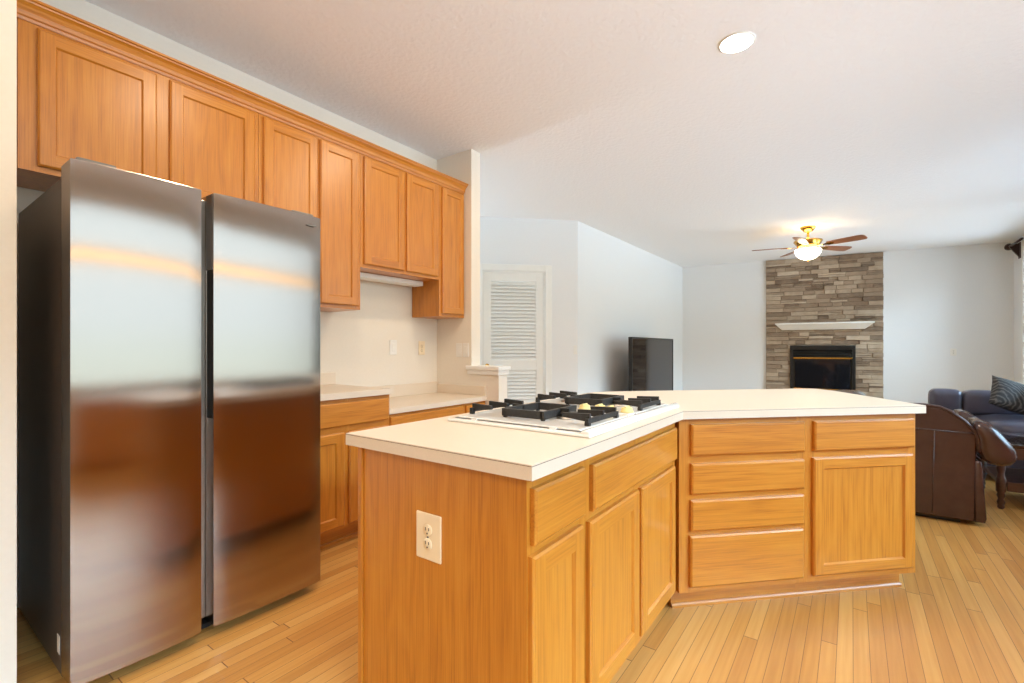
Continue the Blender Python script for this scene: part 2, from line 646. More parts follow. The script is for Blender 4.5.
m = MB(); m.lathe([(0.0, -0.06), (0.022, -0.055), (0.026, -0.04), (0.012, -0.028), (0.012, 0.02)], BRASS, (d0 + 0.05, 0.0, 0.96), axis='y')
m.build('door_knob', dr)
# baseboards
bb = 0.014
for nm, args in (('baseboard_left', (XL, XL + bb, -3.2, 0.195, 0, 0.1)), ('baseboard_right', (XR - bb, XR, -3.2, -0.2, 0, 0.1)),
                 ('baseboard_family', (XR - bb, XR, 4.6, 10.8, 0, 0.1))):
    m = MB(); m.box(*args, TRIMW, 0.003); struct(m.build(nm))
L = (FB - FA).length
m = MB(); m.box(0.03, 1.44, -bb, 0, 0, 0.1, TRIMW, 0.003); m.box(3.42, L - 0.06, -bb, 0, 0, 0.1, TRIMW, 0.003)
struct(m.build('baseboard_far', None, FA, (0, 0, FANG)))
m = MB(); m.box(-0.35, -0.01, -bb, 0, 0, 0.1, TRIMW, 0.003); struct(m.build('baseboard_angled', None, P0, (0, 0, R(45))))

# windows
for i, (y0, y1, z0, z1) in enumerate(WINS):
    w = bpy.data.objects.new('window_%d' % (i + 1), None); COL.objects.link(w); struct(w)
    w.location = (XR, (y0 + y1) / 2, z0)
    hw, h = (y1 - y0) / 2, z1 - z0
    m = MB()
    for (a, b2, c_, d_) in ((-hw - 0.07, -hw, -0.07, h + 0.07), (hw, hw + 0.07, -0.07, h + 0.07), (-hw, hw, h, h + 0.07)):
        m.box(-0.018, 0.0, a, b2, max(c_, -z0 + 0.001), d_, TRIMW, 0.004)
    if z0 > 0.1:
        m.box(-0.05, 0.0, -hw - 0.09, hw + 0.09, -0.03, 0.0, TRIMW, 0.004)
    m.build('window_casing', w)
    m = MB()
    for (a, b2, c_, d_) in ((-hw, -hw + 0.05, 0, h), (hw - 0.05, hw, 0, h), (-hw + 0.05, hw - 0.05, 0, 0.05), (-hw + 0.05, hw - 0.05, h - 0.05, h), (-0.025, 0.025, 0.05, h - 0.05))[:4 if i == 0 else 5]:
        m.box(0.06, 0.10, a, b2, c_, d_, TRIMW, 0.003)
    m.build('window_sash', w)
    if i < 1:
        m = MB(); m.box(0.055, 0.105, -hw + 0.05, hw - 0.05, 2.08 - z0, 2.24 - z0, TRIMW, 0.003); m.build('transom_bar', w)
        m = MB(); m.box(0.03, 0.054, -hw + 0.06, hw - 0.06, 2.11 - z0, 2.20 - z0, GLOWSTRIP, 0.004); m.build('glow_strip', w)  # added glowing strip, out of view, only to be mirrored by the refrigerator doors
    m = MB(); m.box(0.078, 0.082, -hw + 0.04, hw - 0.04, 0.04, h - 0.04, GLASS); m.build('window_pane', w)
for i, (x0, x1, z0, z1) in enumerate(BACKWINS):
    w = bpy.data.objects.new('window_%d' % (len(WINS) + i + 1), None); COL.objects.link(w); struct(w)
    w.location = ((x0 + x1) / 2, -3.25, z0)
    hw, h = (x1 - x0) / 2, z1 - z0
    m = MB()
    for (a, b2, c_, d_) in ((-hw - 0.07, -hw, -0.07, h + 0.07), (hw, hw + 0.07, -0.07, h + 0.07), (-hw, hw, h, h + 0.07), (-hw, hw, -0.07, 0)):
        m.box(a, b2, 0.0, 0.018, c_, d_, TRIMW, 0.004)
    m.build('window_casing', w)
    m = MB()
    for (a, b2, c_, d_) in ((-hw, -hw + 0.05, 0, h), (hw - 0.05, hw, 0, h), (-hw + 0.05, hw - 0.05, 0, 0.05), (-hw + 0.05, hw - 0.05, h - 0.05, h), (-0.025, 0.025, 0.05, h - 0.05)):
        m.box(a, b2, -0.10, -0.06, c_, d_, TRIMW, 0.003)
    m.build('window_sash', w)
    m = MB(); m.box(-hw + 0.04, hw - 0.04, -0.082, -0.078, 0.04, h - 0.04, GLASS); m.build('window_pane', w)

# ------------------------------------------------------------------ cabinet making


def front(mb, x0, x1, z0, z1, t=0.019, c=0.007, rail=None, mat_s=OAK_V, mat_r=OAK_H, d=0.009):
    """slab or frame front standing proud of y=0 towards -y"""
    ya, yb = -t + c * 0.8, -t
    o = [(x0, z0), (x1, z0), (x1, z1), (x0, z1)]
    i_ = [(x0 + c, z0 + c), (x1 - c, z0 + c), (x1 - c, z1 - c), (x0 + c, z1 - c)]
    for k in range(4):
        a, b = o[k], o[(k + 1) % 4]
        p, q = i_[k], i_[(k + 1) % 4]
        mt = mat_r if (k % 2 == 0 or rail is None) else mat_s
        mb.quad([(a[0], 0, a[1]), (b[0], 0, b[1]), (b[0], ya, b[1]), (a[0], ya, a[1])], mt)
        mb.quad([(a[0], ya, a[1]), (b[0], ya, b[1]), (q[0], yb, q[1]), (p[0], yb, p[1])], mt)
    if rail is None:
        mb.quad([(p[0], yb, p[1]) for p in i_], mat_r)
        return
    X0, X1, Z0, Z1 = x0 + rail, x1 - rail, z0 + rail, z1 - rail
    mb.quad([(x0 + c, yb, z0 + c), (X0, yb, z0 + c), (X0, yb, z1 - c), (x0 + c, yb, z1 - c)], mat_s)
    mb.quad([(X1, yb, z0 + c), (x1 - c, yb, z0 + c), (x1 - c, yb, z1 - c), (X1, yb, z1 - c)], mat_s)
    mb.quad([(X0, yb, z0 + c), (X1, yb, z0 + c), (X1, yb, Z0), (X0, yb, Z0)], mat_r)
    mb.quad([(X0, yb, Z1), (X1, yb, Z1), (X1, yb, z1 - c), (X0, yb, z1 - c)], mat_r)
    e = 0.006
    I = [(X0, Z0), (X1, Z0), (X1, Z1), (X0, Z1)]
    J = [(X0 + e, Z0 + e), (X1 - e, Z0 + e), (X1 - e, Z1 - e), (X0 + e, Z1 - e)]
    for k in range(4):
        a, b = I[k], I[(k + 1) % 4]
        p, q = J[k], J[(k + 1) % 4]
        mb.quad([(a[0], yb, a[1]), (b[0], yb, b[1]), (q[0], yb + d, q[1]), (p[0], yb + d, p[1])], mat_r if k % 2 == 0 else mat_s)


def cabinet(name, label, cat, group, loc, rz, w, z0, z1, depth, fronts, stiles=(), rails=(), es=0.04, toe=0.0, extra=None):
    """local x = width, front plane y = 0 facing -y; fronts: (kind, x0, x1, z0, z1)"""
    r = thing(name, label, cat, loc, rz, group)
    m = MB()
    zb = z0
    m.box(0, w, 0.019, depth, zb, z1, OAK_V)
    m.build('cabinet_body', r)
    if toe > 0:
        m = MB()
        m.box(0.0, w, 0.075, 0.10, 0, zb, OAK_H)
        m.prism([(0.063, 0), (0.075, 0), (0.075, 0.018), (0.068, 0.018), (0.063, 0.012)], 0.0, w, OAK_H, 'x')
        m.box(0.0, 0.02, 0.10, depth, 0, zb, OAK_V)
        m.box(w - 0.02, w, 0.10, depth, 0, zb, OAK_V)
        m.build('toe_kick', r)
    m = MB()
    m.box(0, es, 0, 0.019, zb, z1, OAK_V)
    m.box(w - es, w, 0, 0.019, zb, z1, OAK_V)
    for (a, b) in stiles:
        m.box(a, b, 0, 0.019, zb, z1, OAK_V)
    for (a, b) in list(rails):
        m.box(es, w - es, 0.0006, 0.019, a, b, OAK_H)
    m.build('face_frame', r)
    for f in fronts:
        kind, a, b, c, d = f[:5]
        m = MB()
        if kind == 'drawer':
            front(m, a, b, c, d)
            m.build('drawer_front', r)
        else:
            rail = f[5] if len(f) > 5 else 0.055
            front(m, a, b, c, d, rail=rail)
            o = m.build('door', r)
            p = MB()
            p.box(a + rail + 0.003, b - rail - 0.003, -0.010, -0.003, c + rail + 0.003, d - rail - 0.003, OAK_V)
            p.build('door_panel', o)
    return r


R90 = R(90)
UX = -2.77
# ---- wall cabinets (local x -> world y)
WG = 'oak wall cabinets along the kitchen wall'
UD = 0.325
UT = 2.545
cabinet('wall_cabinet', 'short two-door oak wall cabinet directly above the refrigerator', 'cabinet', WG, (UX, 0.385, 0), R90, 0.965, 1.928, UT, UD,
        [('door', 0.056, 0.472, 1.953, 2.527), ('door', 0.527, 0.937, 1.953, 2.527)], stiles=[(0.455, 0.545)], rails=[(1.928, 1.975), (2.505, UT)], es=0.075)
cabinet('wall_cabinet', 'tall two-door oak wall cabinet right of the refrigerator, hung above the left counter', 'cabinet', WG, (UX, 1.352, 0), R90, 0.690, 1.454, UT, UD,
        [('door', 0.022, 0.362, 1.478, 2.527), ('door', 0.380, 0.669, 1.478, 2.527)], stiles=[(0.345, 0.397)], rails=[(1.454, 1.5), (2.505, UT)])
cabinet('wall_cabinet', 'shorter two-door oak wall cabinet with the lamp strip under it', 'cabinet', WG, (UX, 2.044, 0), R90, 0.768, 1.752, UT, UD,
        [('door', 0.025, 0.384, 1.776, 2.527), ('door', 0.411, 0.745, 1.776, 2.527)], stiles=[(0.365, 0.43)], rails=[(1.752, 1.8), (2.505, UT)])
cabinet('wall_cabinet', 'narrow single-door oak wall cabinet at the end wall, above the desk corner', 'cabinet', WG, (UX, 2.814, 0), R90, 0.306, 1.454, UT, UD,
        [('door', 0.027, 0.292, 1.478, 2.527, 0.05)], rails=[(1.454, 1.5), (2.505, UT)], es=0.03)
# crown
m = MB()
prof = [(UX - 0.03, UT), (UX + 0.006, UT - 0.004), (UX + 0.010, UT + 0.008), (UX + 0.016, UT + 0.012), (UX + 0.020, UT + 0.028),
        (UX + 0.032, UT + 0.046), (UX + 0.046, UT + 0.056), (UX + 0.048, UT + 0.062), (UX + 0.056, UT + 0.064), (UX + 0.056, UT + 0.074), (UX - 0.03, UT + 0.074)]
m.prism(prof, 0.345, YS - 0.004, OAK_Y, 'y')
tag(m.build('crown_moulding'), 'oak crown moulding running along the top of the wall cabinets', 'moulding')
# lamp strip under the short cabinet
lt = thing('under_cabinet_lamp', 'slim white lamp strip under the shorter oak wall cabinet', 'lamp', (-2.93, 2.42, 1.752))
m = MB(); m.box(-0.10, 0.0, -0.34, 0.37, -0.042, -0.002, WHITEP, 0.006); m.build('housing', lt)
m = MB(); m.box(-0.08, -0.02, -0.31, 0.34, -0.046, -0.0425, TRIMW, 0.001); m.build('diffuser', lt)

# ---- base cabinets on the left
cabinet('base_cabinet', 'oak base cabinet under the raised left counter beside the refrigerator', 'cabinet', 'oak base cabinets along the kitchen wall',
        (-2.487, 1.372, 0), R90, 0.690, 0.10, 0.886, 0.60,
        [('drawer', 0.03, 0.676, 0.722, 0.862), ('door', 0.03, 0.340, 0.125, 0.683), ('door', 0.374, 0.676, 0.125, 0.683)],
        stiles=[(0.325, 0.39)], rails=[(0.10, 0.14), (0.67, 0.735), (0.845, 0.886)], toe=0.075)
ct = thing('countertop', 'cream laminate counter beside the refrigerator, higher than the desk', 'countertop', (-2.46, 1.36, 0.886))
m = MB()
m.box(-0.64, 0.0, 0, 0.698, 0, 0.0385, LAM, 0.002)
m.build('counter_slab', ct)
m = MB(); m.box(-0.64, -0.618, 0, 0.698, 0.0385, 0.125, LAM, 0.003); m.build('backsplash', ct)
# ---- desk
cabinet('base_cabinet', 'oak desk base with two shallow drawers next to the end wall', 'cabinet', 'oak base cabinets along the kitchen wall',
        (-2.53, 2.066, 0), R90, 1.054, 0.10, 0.744, 0.56,
        [('drawer', 0.03, 0.762, 0.60, 0.726), ('drawer', 0.80, 1.035, 0.60, 0.726), ('door', 0.03, 0.762, 0.125, 0.57), ('door', 0.80, 1.035, 0.125, 0.57)],
        stiles=[(0.75, 0.81)], rails=[(0.10, 0.14), (0.56, 0.61), (0.715, 0.744)], toe=0.075)
ct = thing('writing_counter', 'low cream laminate desk top running to the end wall', 'countertop', (-2.505, 2.0645, 0.745))
m = MB(); m.box(-0.595, 0.0, 0, 1.056, 0, 0.0385, LAM, 0.002); m.build('counter_slab', ct)
m = MB()
m.box(-0.595, -0.574, 0.0, 1.056, 0.0385, 0.138, LAM, 0.003)
m.box(-0.574, -0.012, 1.036, 1.056, 0.0385, 0.120, LAM, 0.003)
m.build('backsplash', ct)

# ---- low oak cabinets below the kitchen window, opposite the refrigerator (unseen, added to brown the reflection in its doors)
for k in range(2):
    cabinet('base_cabinet', ('low oak cabinet under the kitchen window, added unseen to brown the reflection in the narrower refrigerator door', 'low oak cabinet under the kitchen window, added unseen to brown the reflection in the wider refrigerator door')[k],
            'cabinet', 'added low cabinets under the kitchen window', (1.66, (2.10, 4.40)[k], 0), R(-90), 2.28, 0.10, 0.70, 0.40,
            [('door', 0.04 + 0.555 * q, 0.04 + 0.555 * q + 0.535, 0.125, 0.68) for q in range(4)],
            rails=[(0.10, 0.14), (0.67, 0.70)], toe=0.07)
# ---- island
IG = 'oak base cabinets of the island'
c = cabinet('island_cabinet', 'narrow oak island cabinet at the near end, with the outlet on its side', 'cabinet', IG, (-0.641, 0.955, 0), R90, 0.303, 0.10, 0.875, 0.645,
            [('drawer', 0.010, 0.278, 0.706, 0.846), ('door', 0.0, 0.266, 0.13, 0.682)], rails=[(0.10, 0.145), (0.67, 0.715), (0.84, 0.875)], es=0.03, toe=0.075)
m = MB()
m.box(-0.006, 0.0, -0.001, 0.645, 0.0, 0.875, OAK_V)
m.build('side_panel', c)
m = MB(); m.box(-0.014, -0.006, 0.628, 0.648, 0.0, 0.875, OAK_V, 0.002); m.build('corner_trim', c)
cabinet('island_cabinet', 'wide oak island cabinet under the cooktop, one long drawer over two doors', 'cabinet', IG, (-0.641, 1.259, 0), R90, 0.868, 0.10, 0.875, 0.645,
        [('drawer', 0.028, 0.851, 0.700, 0.840), ('door', 0.004, 0.398, 0.13, 0.676), ('door', 0.424, 0.828, 0.13, 0.676)],
        stiles=[(0.385, 0.435)], rails=[(0.10, 0.145), (0.665, 0.71), (0.83, 0.875)], es=0.03, toe=0.075)
s2 = math.sqrt(0.5)
IB = Vector((-0.6227, 2.1327, 0))        # foot of the angled face at the bend
dc = cabinet('island_cabinet', 'oak island cabinet with a stack of four drawers at the bend', 'cabinet', IG, IB, R(45), 0.640, 0.10, 0.875, 0.60,
             [('drawer', 0.052, 0.617, 0.712, 0.850), ('drawer', 0.052, 0.615, 0.541, 0.676), ('drawer', 0.050, 0.613, 0.378, 0.513), ('drawer', 0.047, 0.610, 0.128, 0.356)],
             rails=[(0.10, 0.14), (0.345, 0.39), (0.503, 0.551), (0.666, 0.722), (0.84, 0.875)], es=0.055, toe=0.075)
m = MB()
m.prism([(-0.013, 0.02), (-0.002, 0.03), (-0.002, 0.60), (-0.43, 0.43)], 0.10, 0.875, OAK_V)
m.build('corner_filler', dc)
c = cabinet('island_cabinet', 'oak island cabinet with drawer over single door at the far right end', 'cabinet', IG, IB + Vector((s2, s2, 0)) * 0.6405, R(45), 0.586, 0.10, 0.875, 0.60,
            [('drawer', 0.028, 0.571, 0.712, 0.850), ('door', 0.022, 0.564, 0.132, 0.680, 0.05)],
            rails=[(0.10, 0.14), (0.67, 0.722), (0.84, 0.875)], es=0.04, toe=0.075)
m = MB(); m.box(0.586, 0.592, 0.0, 0.60, 0.10, 0.875, OAK_V); m.build('side_panel', c)

ITOP = [(-0.610, 0.927), (-0.602, 2.119), (0.289, 3.005), (-0.10, 3.70), (-0.20, 3.80), (-0.30, 3.75), (-1.15, 2.90), (-1.27, 2.77), (-1.318, 2.66), (-1.333, 0.927)]


def inset(poly, d):
    out = []
    n = len(poly)
    area2 = sum(poly[i][0] * poly[(i + 1) % n][1] - poly[(i + 1) % n][0] * poly[i][1] for i in range(n))
    sg = 1 if area2 > 0 else -1
    for i in range(n):
        p, q, r_ = Vector(poly[i - 1]), Vector(poly[i]), Vector(poly[(i + 1) % n])
        e1, e2 = (q - p).normalized(), (r_ - q).normalized()
        n1, n2 = Vector((-e1.y, e1.x)) * sg, Vector((-e2.y, e2.x)) * sg
        b = (n1 + n2)
        b = b / (b.length_squared / 2) if b.length > 1e-6 else n1
        out.append(tuple(q + b * d))
    return out


it = thing('island_countertop', 'large cream laminate island top bent around the corner, carrying the cooktop', 'countertop', (0, 0, 0))
m = MB()
m.prism(inset(ITOP, 0.0012), 0.8765, 0.9115, LAM)
m.prism(ITOP, 0.8765, 0.9095, LAM)
m.build('counter_slab', it)
m = MB(); m.prism(ITOP, 0.9097, 0.9110, LAMEDGE); m.build('laminate_seam', it)
m = MB(); m.prism(inset(ITOP, 0.0006), 0.9110, 0.9140, LAM); m.build('counter_surface', it)

# outlet on the island end
def outlet(name, label, loc, rz, mat, kind='outlet', group=None, w=0.074, h=0.122):
    o = thing(name, label, 'outlet' if kind == 'outlet' else 'switch', loc, rz, group)
    m = MB(); m.box(-w / 2, w / 2, -0.006, 0, -h / 2, h / 2, mat, 0.003, 2)
    m.build('cover_plate', o)
    if kind == 'outlet':
        for s in (-1, 1):
            z = s * 0.0195
            m = MB(); m.lathe([(0.0165, 0), (0.0165, -0.0022), (0.0155, -0.003), (0.0, -0.003)], mat, (0, -0.0061, z), axis='y', n=24)
            so = m.build('socket', o)
            m = MB()
            m.box(-0.0075, -0.0052, -0.0098, -0.0092, z - 0.001, z + 0.0085, SLOT)
            m.box(0.0052, 0.0075, -0.0098, -0.0092, z - 0.0005, z + 0.0075, SLOT)
            m.lathe([(0.0026, 0), (0.0026, -0.0006), (0, -0.0006)], SLOT, (0, -0.0092, z - 0.0085), axis='y', n=12)
            m.build('slots', so)
        m = MB(); m.lathe([(0.003, 0), (0.0028, -0.0012), (0, -0.0014)], GREYP, (0, -0.0061, 0), axis='y', n=12); m.build('screw', o)
    else:
        m = MB(); m.box(-0.017, 0.017, -0.0085, -0.0055, -0.033, 0.033, mat, 0.002)
        m.build('rocker', o)
    return o


outlet('wall_outlet', 'ivory double outlet on the near side panel of the island', (-0.972, 0.949, 0.656), 0, IVORY, w=0.098, h=0.132)
outlet('light_switch', 'white switch plate on the kitchen wall above the desk, left of the outlet', (XL, 2.609, 1.195), R90, WHITEP, 'switch')
outlet('wall_outlet', 'ivory double outlet on the kitchen wall above the desk', (XL, 2.929, 1.19), R90, IVORY)
outlet('light_switch', 'tan-lit switch plate on the end wall, left of its twin', (-2.825, YS, 1.172), 0, WHITEP, 'switch', 'end wall switches', w=0.07)
outlet('light_switch', 'switch plate on the end wall, closest to its free edge', (-2.745, YS, 1.172), 0, WHITEP, 'switch', 'end wall switches', w=0.07)
outlet('light_switch', 'white switch plate by the corner beyond the louvred door', (-0.035 * s2 - 3.03, -0.035 * s2 + 5.74, 1.165), R(45), WHITEP, 'switch', w=0.05)
p = FA + fd * 4.38
outlet('wall_outlet', 'small white plate on the far wall behind the sofa', (p.x, p.y, 1.12), FANG, WHITEP, w=0.08, h=0.12)

# ---- cooktop
ck = thing('cooktop', 'white gas cooktop with black grates set into the island top', 'cooktop', (-0.945, 1.765, 0.914))
X0, X1, Y0, Y1 = -0.298, 0.298, -0.462, 0.462
m = MB()
m.box(X0, X1, Y0, Y1, 0.0002, 0.011, ENAMEL, 0.005, 3)
m.prism([(X1 - 0.038, 0.009), (X1 - 0.032, 0.019), (X1 - 0.018, 0.023), (X1 - 0.004, 0.019), (X1, 0.008), (X1 - 0.002, 0.003)], Y0 + 0.004, Y1 - 0.004, ENAMEL, 'y', bev=0.004, smooth=True)
m.build('rim', ck)
mods = [(-0.43, -0.045), (0.045, 0.43)]
for (a, b) in mods:
    m = MB(); m.box(X0 + 0.018, X1 - 0.045, a - 0.003, b + 0.003, 0.0112, 0.0128, SLOT); m.build('tray_gap', ck)
    m = MB(); m.box(X0 + 0.022, X1 - 0.049, a, b, 0.0114, 0.0185, ENAMEL, 0.003, 2); m.build('burner_tray', ck)
    for ca in (X0 + 0.10, X1 - 0.16):
        m = MB(); m.box(ca, ca + 0.025, a - 0.006, a + 0.002, 0.0112, 0.0175, ENAMEL); m.build('tray_clip', ck)
m = MB(); m.box(X0 + 0.03, X1 - 0.05, -0.036, 0.036, 0.0112, 0.0225, ENAMEL, 0.004); m.build('centre_strip', ck)
for (a, b) in mods:
    yc = (a + b) / 2
    for bx_ in (-0.150, 0.105):
        m = MB()
        m.lathe([(0.048, 0.0187), (0.046, 0.024), (0.034, 0.026), (0.030, 0.032)], ALU, (bx_, yc, 0), n=24)
        bb_ = m.build('burner', ck)
        m = MB(); m.lathe([(0.034, 0.0322), (0.036, 0.036), (0.030, 0.041), (0.0, 0.042)], IRON, (bx_, yc, 0), n=24); m.build('burner_cap', bb_)
    # cast grates: a spine with upright fins towards each burner
    def fins(m, xs, xe, spine):
        for fy in (-0.105, 0.0, 0.105):
            lo = 0.030
            m.prism([(xs, lo), (xe, lo + 0.010), (xe, 0.054), (xs, 0.058)], yc + fy - 0.006, yc + fy + 0.006, IRON, 'y')
        m.box(spine - 0.006, spine + 0.006, yc - 0.125, yc + 0.125, 0.026, 0.042, IRON)
        for fy in (-0.115, 0.115):
            m.box(spine - 0.008, spine + 0.008, yc + fy - 0.008, yc + fy + 0.008, 0.0186, 0.03, IRON)
    m = MB(); fins(m, -0.268, -0.175, -0.264); m.build('grate', ck)
    m = MB()
    for fy in (-0.115, 0.115):
        m.box(-0.105, 0.060, yc + fy - 0.006, yc + fy + 0.006, 0.024, 0.052, IRON)
    m.box(-0.115, -0.10, yc - 0.121, yc + 0.121, 0.024, 0.052, IRON)
    m.box(0.055, 0.07, yc - 0.121, yc + 0.121, 0.024, 0.052, IRON)
    for fx in (-0.105, 0.06):
        for fy in (-0.112, 0.112):
            m.box(fx - 0.006, fx + 0.006, yc + fy - 0.006, yc + fy + 0.006, 0.0186, 0.031, IRON)
    m.prism([(-0.15, 0.044), (-0.10, 0.026), (-0.10, 0.053), (-0.15, 0.055)], yc - 0.006, yc + 0.006, IRON, 'y')
    m.prism([(0.105, 0.044), (0.06, 0.026), (0.06, 0.053), (0.105, 0.055)], yc - 0.006, yc + 0.006, IRON, 'y')
    m.build('grate', ck)
    m = MB(); fins(m, 0.240, 0.140, 0.236); m.build('grate', ck)
for (kx, ky) in ((0.05, -0.010), (0.108, 0.014), (0.166, -0.010), (0.224, 0.012)):
    m = MB()
    m.lathe([(0.026, 0.0227), (0.026, 0.028), (0.022, 0.030), (0.021, 0.040), (0.018, 0.042), (0, 0.042)], KNOB, (kx, ky, 0), n=20)
    m.box(kx - 0.004, kx + 0.004, ky - 0.020, ky + 0.020, 0.0415, 0.047, KNOB, 0.0015)
    m.build('knob', ck)

# ------------------------------------------------------------------ refrigerator
FX = -2.118
fr = thing('refrigerator', 'tall stainless side-by-side refrigerator with a recessed grip between its doors', 'refrigerator', (FX, 0.418, 0))
# local frame of the thing: x towards the room, y along the wall
FW = 0.916
m = MB(); m.box(-0.90, -0.135, 0.004, FW - 0.004, 0.03, 1.792, FRIDGE_SIDE, 0.004); m.build('case', fr)
m = MB(); m.box(-0.128, -0.135, 0.01, FW - 0.01, 0.04, 1.79, RUBBER); m.build('gasket', fr)


def fridge_door(y0, y1, bow_l, bow_r):
    m = MB()
    poly = [(-0.124, y0), (-0.124, y1)]
    n = 14
    for i in range(n + 1):
        t = 1 - i / n
        y = y0 + (y1 - y0) * t
        s_ = 0.009 * (1 - (2 * t - 1) ** 2) - 0.003
        # small radius on both vertical edges
        if i == 0 or i == n:
            s_ -= 0.003
        poly.append((s_, y))
    m.prism(poly, 0.045, 1.828, STEEL, 'z', bev=0.004, smooth=False)
    o = m.build('door', fr)
    uv = o.data.uv_layers.new(name='brush')
    for lp in o.data.loops:
        co = o.data.vertices[lp.vertex_index].co
        uv.data[lp.index].uv = (co.y, co.z)
    for f in o.data.polygons:
        f.use_smooth = abs(f.normal.z) < 0.02 and f.normal.x > 0.9
    shared = {}
    for f in o.data.polygons:
        for ek in f.edge_keys:
            shared.setdefault(ek, []).append(f.use_smooth)
    for ed in o.data.edges:
        ed.use_edge_sharp = not all(shared[ed.key])
    return o


SPL, SPR = 0.392, 0.437
ld = fridge_door(0.0, SPL, 1, 0)
rd = fridge_door(SPR, FW, 0, 1)
ld['label'] = 'narrower freezer door on the left'
rd['label'] = 'wider door on the right'
m = MB(); m.box(-0.122, -0.085, SPL - 0.001, SPR + 0.001, 0.06, 1.81, ALU, 0.004); m.build('handle_channel', fr)
m = MB(); m.box(-0.062, -0.014, SPR - 0.0025, SPR - 0.0004, 0.90, 1.51, RUBBER); m.build('grip_recess', rd)
m = MB(); m.box(-0.064, -0.010, SPR - 0.005, SPR - 0.0005, 1.512, 1.822, FRIDGE_SIDE, 0.001); m.build('edge_cap', rd)
m = MB(); m.box(0.0085, 0.0100, FW - 0.075, FW - 0.03, 1.776, 1.783, GREYP, 0.0003); m.build('badge', rd)
for (y0, y1) in ((0.02, 0.13), (FW - 0.13, FW - 0.02)):
    m = MB(); m.box(-0.22, -0.03, y0, y1, 1.8285, 1.846, GREYP, 0.006); m.box(-0.30, -0.14, y0 + 0.01, y1 - 0.01, 1.7925, 1.84, GREYP, 0.006); m.build('hinge_cover', fr)
m = MB(); m.box(-0.85, -0.09, 0.03, FW - 0.03, 0.012, 0.0298, RUBBER); m.build('base_grille', fr)
for (x, y) in ((-0.12, 0.06), (-0.12, FW - 0.06), (-0.82, 0.06), (-0.82, FW - 0.06)):
    m = MB(); m.lathe([(0.022, 0.0), (0.022, 0.012), (0.012, 0.016), (0.012, 0.03)], RUBBER, (x, y, 0), n=16); m.build('foot', fr)
m = MB(); m.box(-0.20, -0.165, 0.0025, 0.0036, 0.10, 0.165, WHITEP); m.build('sticker', fr)

# ------------------------------------------------------------------ fireplace on the far wall
fpq = FA + fd * ((-1.385 - FA.x) / fd.x)
fw = (0.451 + 1.385) / fd.x
FIRE = thing('fireplace', 'grey stacked-stone fireplace with black firebox on the far wall', 'fireplace', (fpq.x, fpq.y, 0), FANG)
m = MB()
fx0, fx1, fz0, fz1 = 0.41, 1.44, 0.33, 1.238     # firebox opening
z = 0.0
rnd = random.Random(3)
m.box(0, fw, -0.012, -0.002, fz1, ZC - 0.005, STONE)
m.box(0, fx0, -0.012, -0.002, 0, fz1, STONE)
m.box(fx1, fw, -0.012, -0.002, 0, fz1, STONE)
m.box(fx0, fx1, -0.012, -0.002, 0, fz0, STONE)
rowh = 0.078
nr = int((ZC - 0.01) / rowh)
rowh = (ZC - 0.01) / nr
for k in range(nr):
    za, zb = k * rowh, (k + 1) * rowh
    x = 0.0
    while x < fw - 1e-3:
        ln = rnd.uniform(0.14, 0.46)
        xe = x + ln if fw - x - ln > 0.12 else fw
        spans = [(x, xe)]
        if zb > fz0 + 0.01 and za < fz1 - 0.01:
            out = []
            for (a, b) in spans:
                if a < fx0:
                    out.append((a, min(b, fx0)))
                if b > fx1:
                    out.append((max(a, fx1), b))
            spans = out
        for (a, b) in spans:
            if b - a < 0.02:
                continue
            if rnd.random() < 0.3:
                zm = za + rowh * rnd.uniform(0.4, 0.6)
                parts_ = [(za, zm), (zm, zb)]
            else:
                parts_ = [(za, zb)]
            for (p0, p1) in parts_:
                dp = rnd.uniform(0.022, 0.062)
                m.box(a + 0.0015, b - 0.0015, -dp, -0.0125, p0 + 0.001, p1 - 0.001, STONE, 0.005, 1)
        x = xe
m.build('stone_veneer', FIRE)
fb = MB()
fb.box(fx0, fx0 + 0.05, -0.075, -0.015, fz0, fz1, BLACK, 0.003)
fb.box(fx1 - 0.05, fx1, -0.075, -0.015, fz0, fz1, BLACK, 0.003)
fb.box(fx0 + 0.05, fx1 - 0.05, -0.075, -0.015, fz1 - 0.07, fz1, BLACK, 0.003)
fb.box(fx0 + 0.05, fx1 - 0.05, -0.075, -0.015, fz0, fz0 + 0.07, BLACK, 0.003)
fb.box(fx0 + 0.05, fx1 - 0.05, -0.03, -0.016, fz0 + 0.07, fz1 - 0.07, BLACK)
fbo = fb.build('firebox', FIRE)
m = MB()
for i in range(3):
    zz = fz1 - 0.10 - i * 0.05
    m.prism([(-0.066, zz - 0.016), (-0.060, zz - 0.018), (-0.034, zz + 0.012), (-0.040, zz + 0.014)], fx0 + 0.05, fx1 - 0.05, BLACK, 'x')
m.build('louvre', fbo)
m = MB(); m.box(fx0 + 0.05, fx1 - 0.05, -0.088, -0.066, fz1 - 0.252, fz1 - 0.226, BRASS, 0.005); m.build('brass_bar', fbo)
m = MB(); m.box(fx0 + 0.05, fx1 - 0.05, -0.088, -0.066, fz0 + 0.072, fz0 + 0.094, BRASS, 0.005); m.build('brass_bar', fbo)
m = MB(); m.box(fx0 + 0.08, fx1 - 0.08, -0.062, -0.054, fz0 + 0.10, fz1 - 0.26, FIREGLASS, 0.002); m.build('glass_front', fbo)
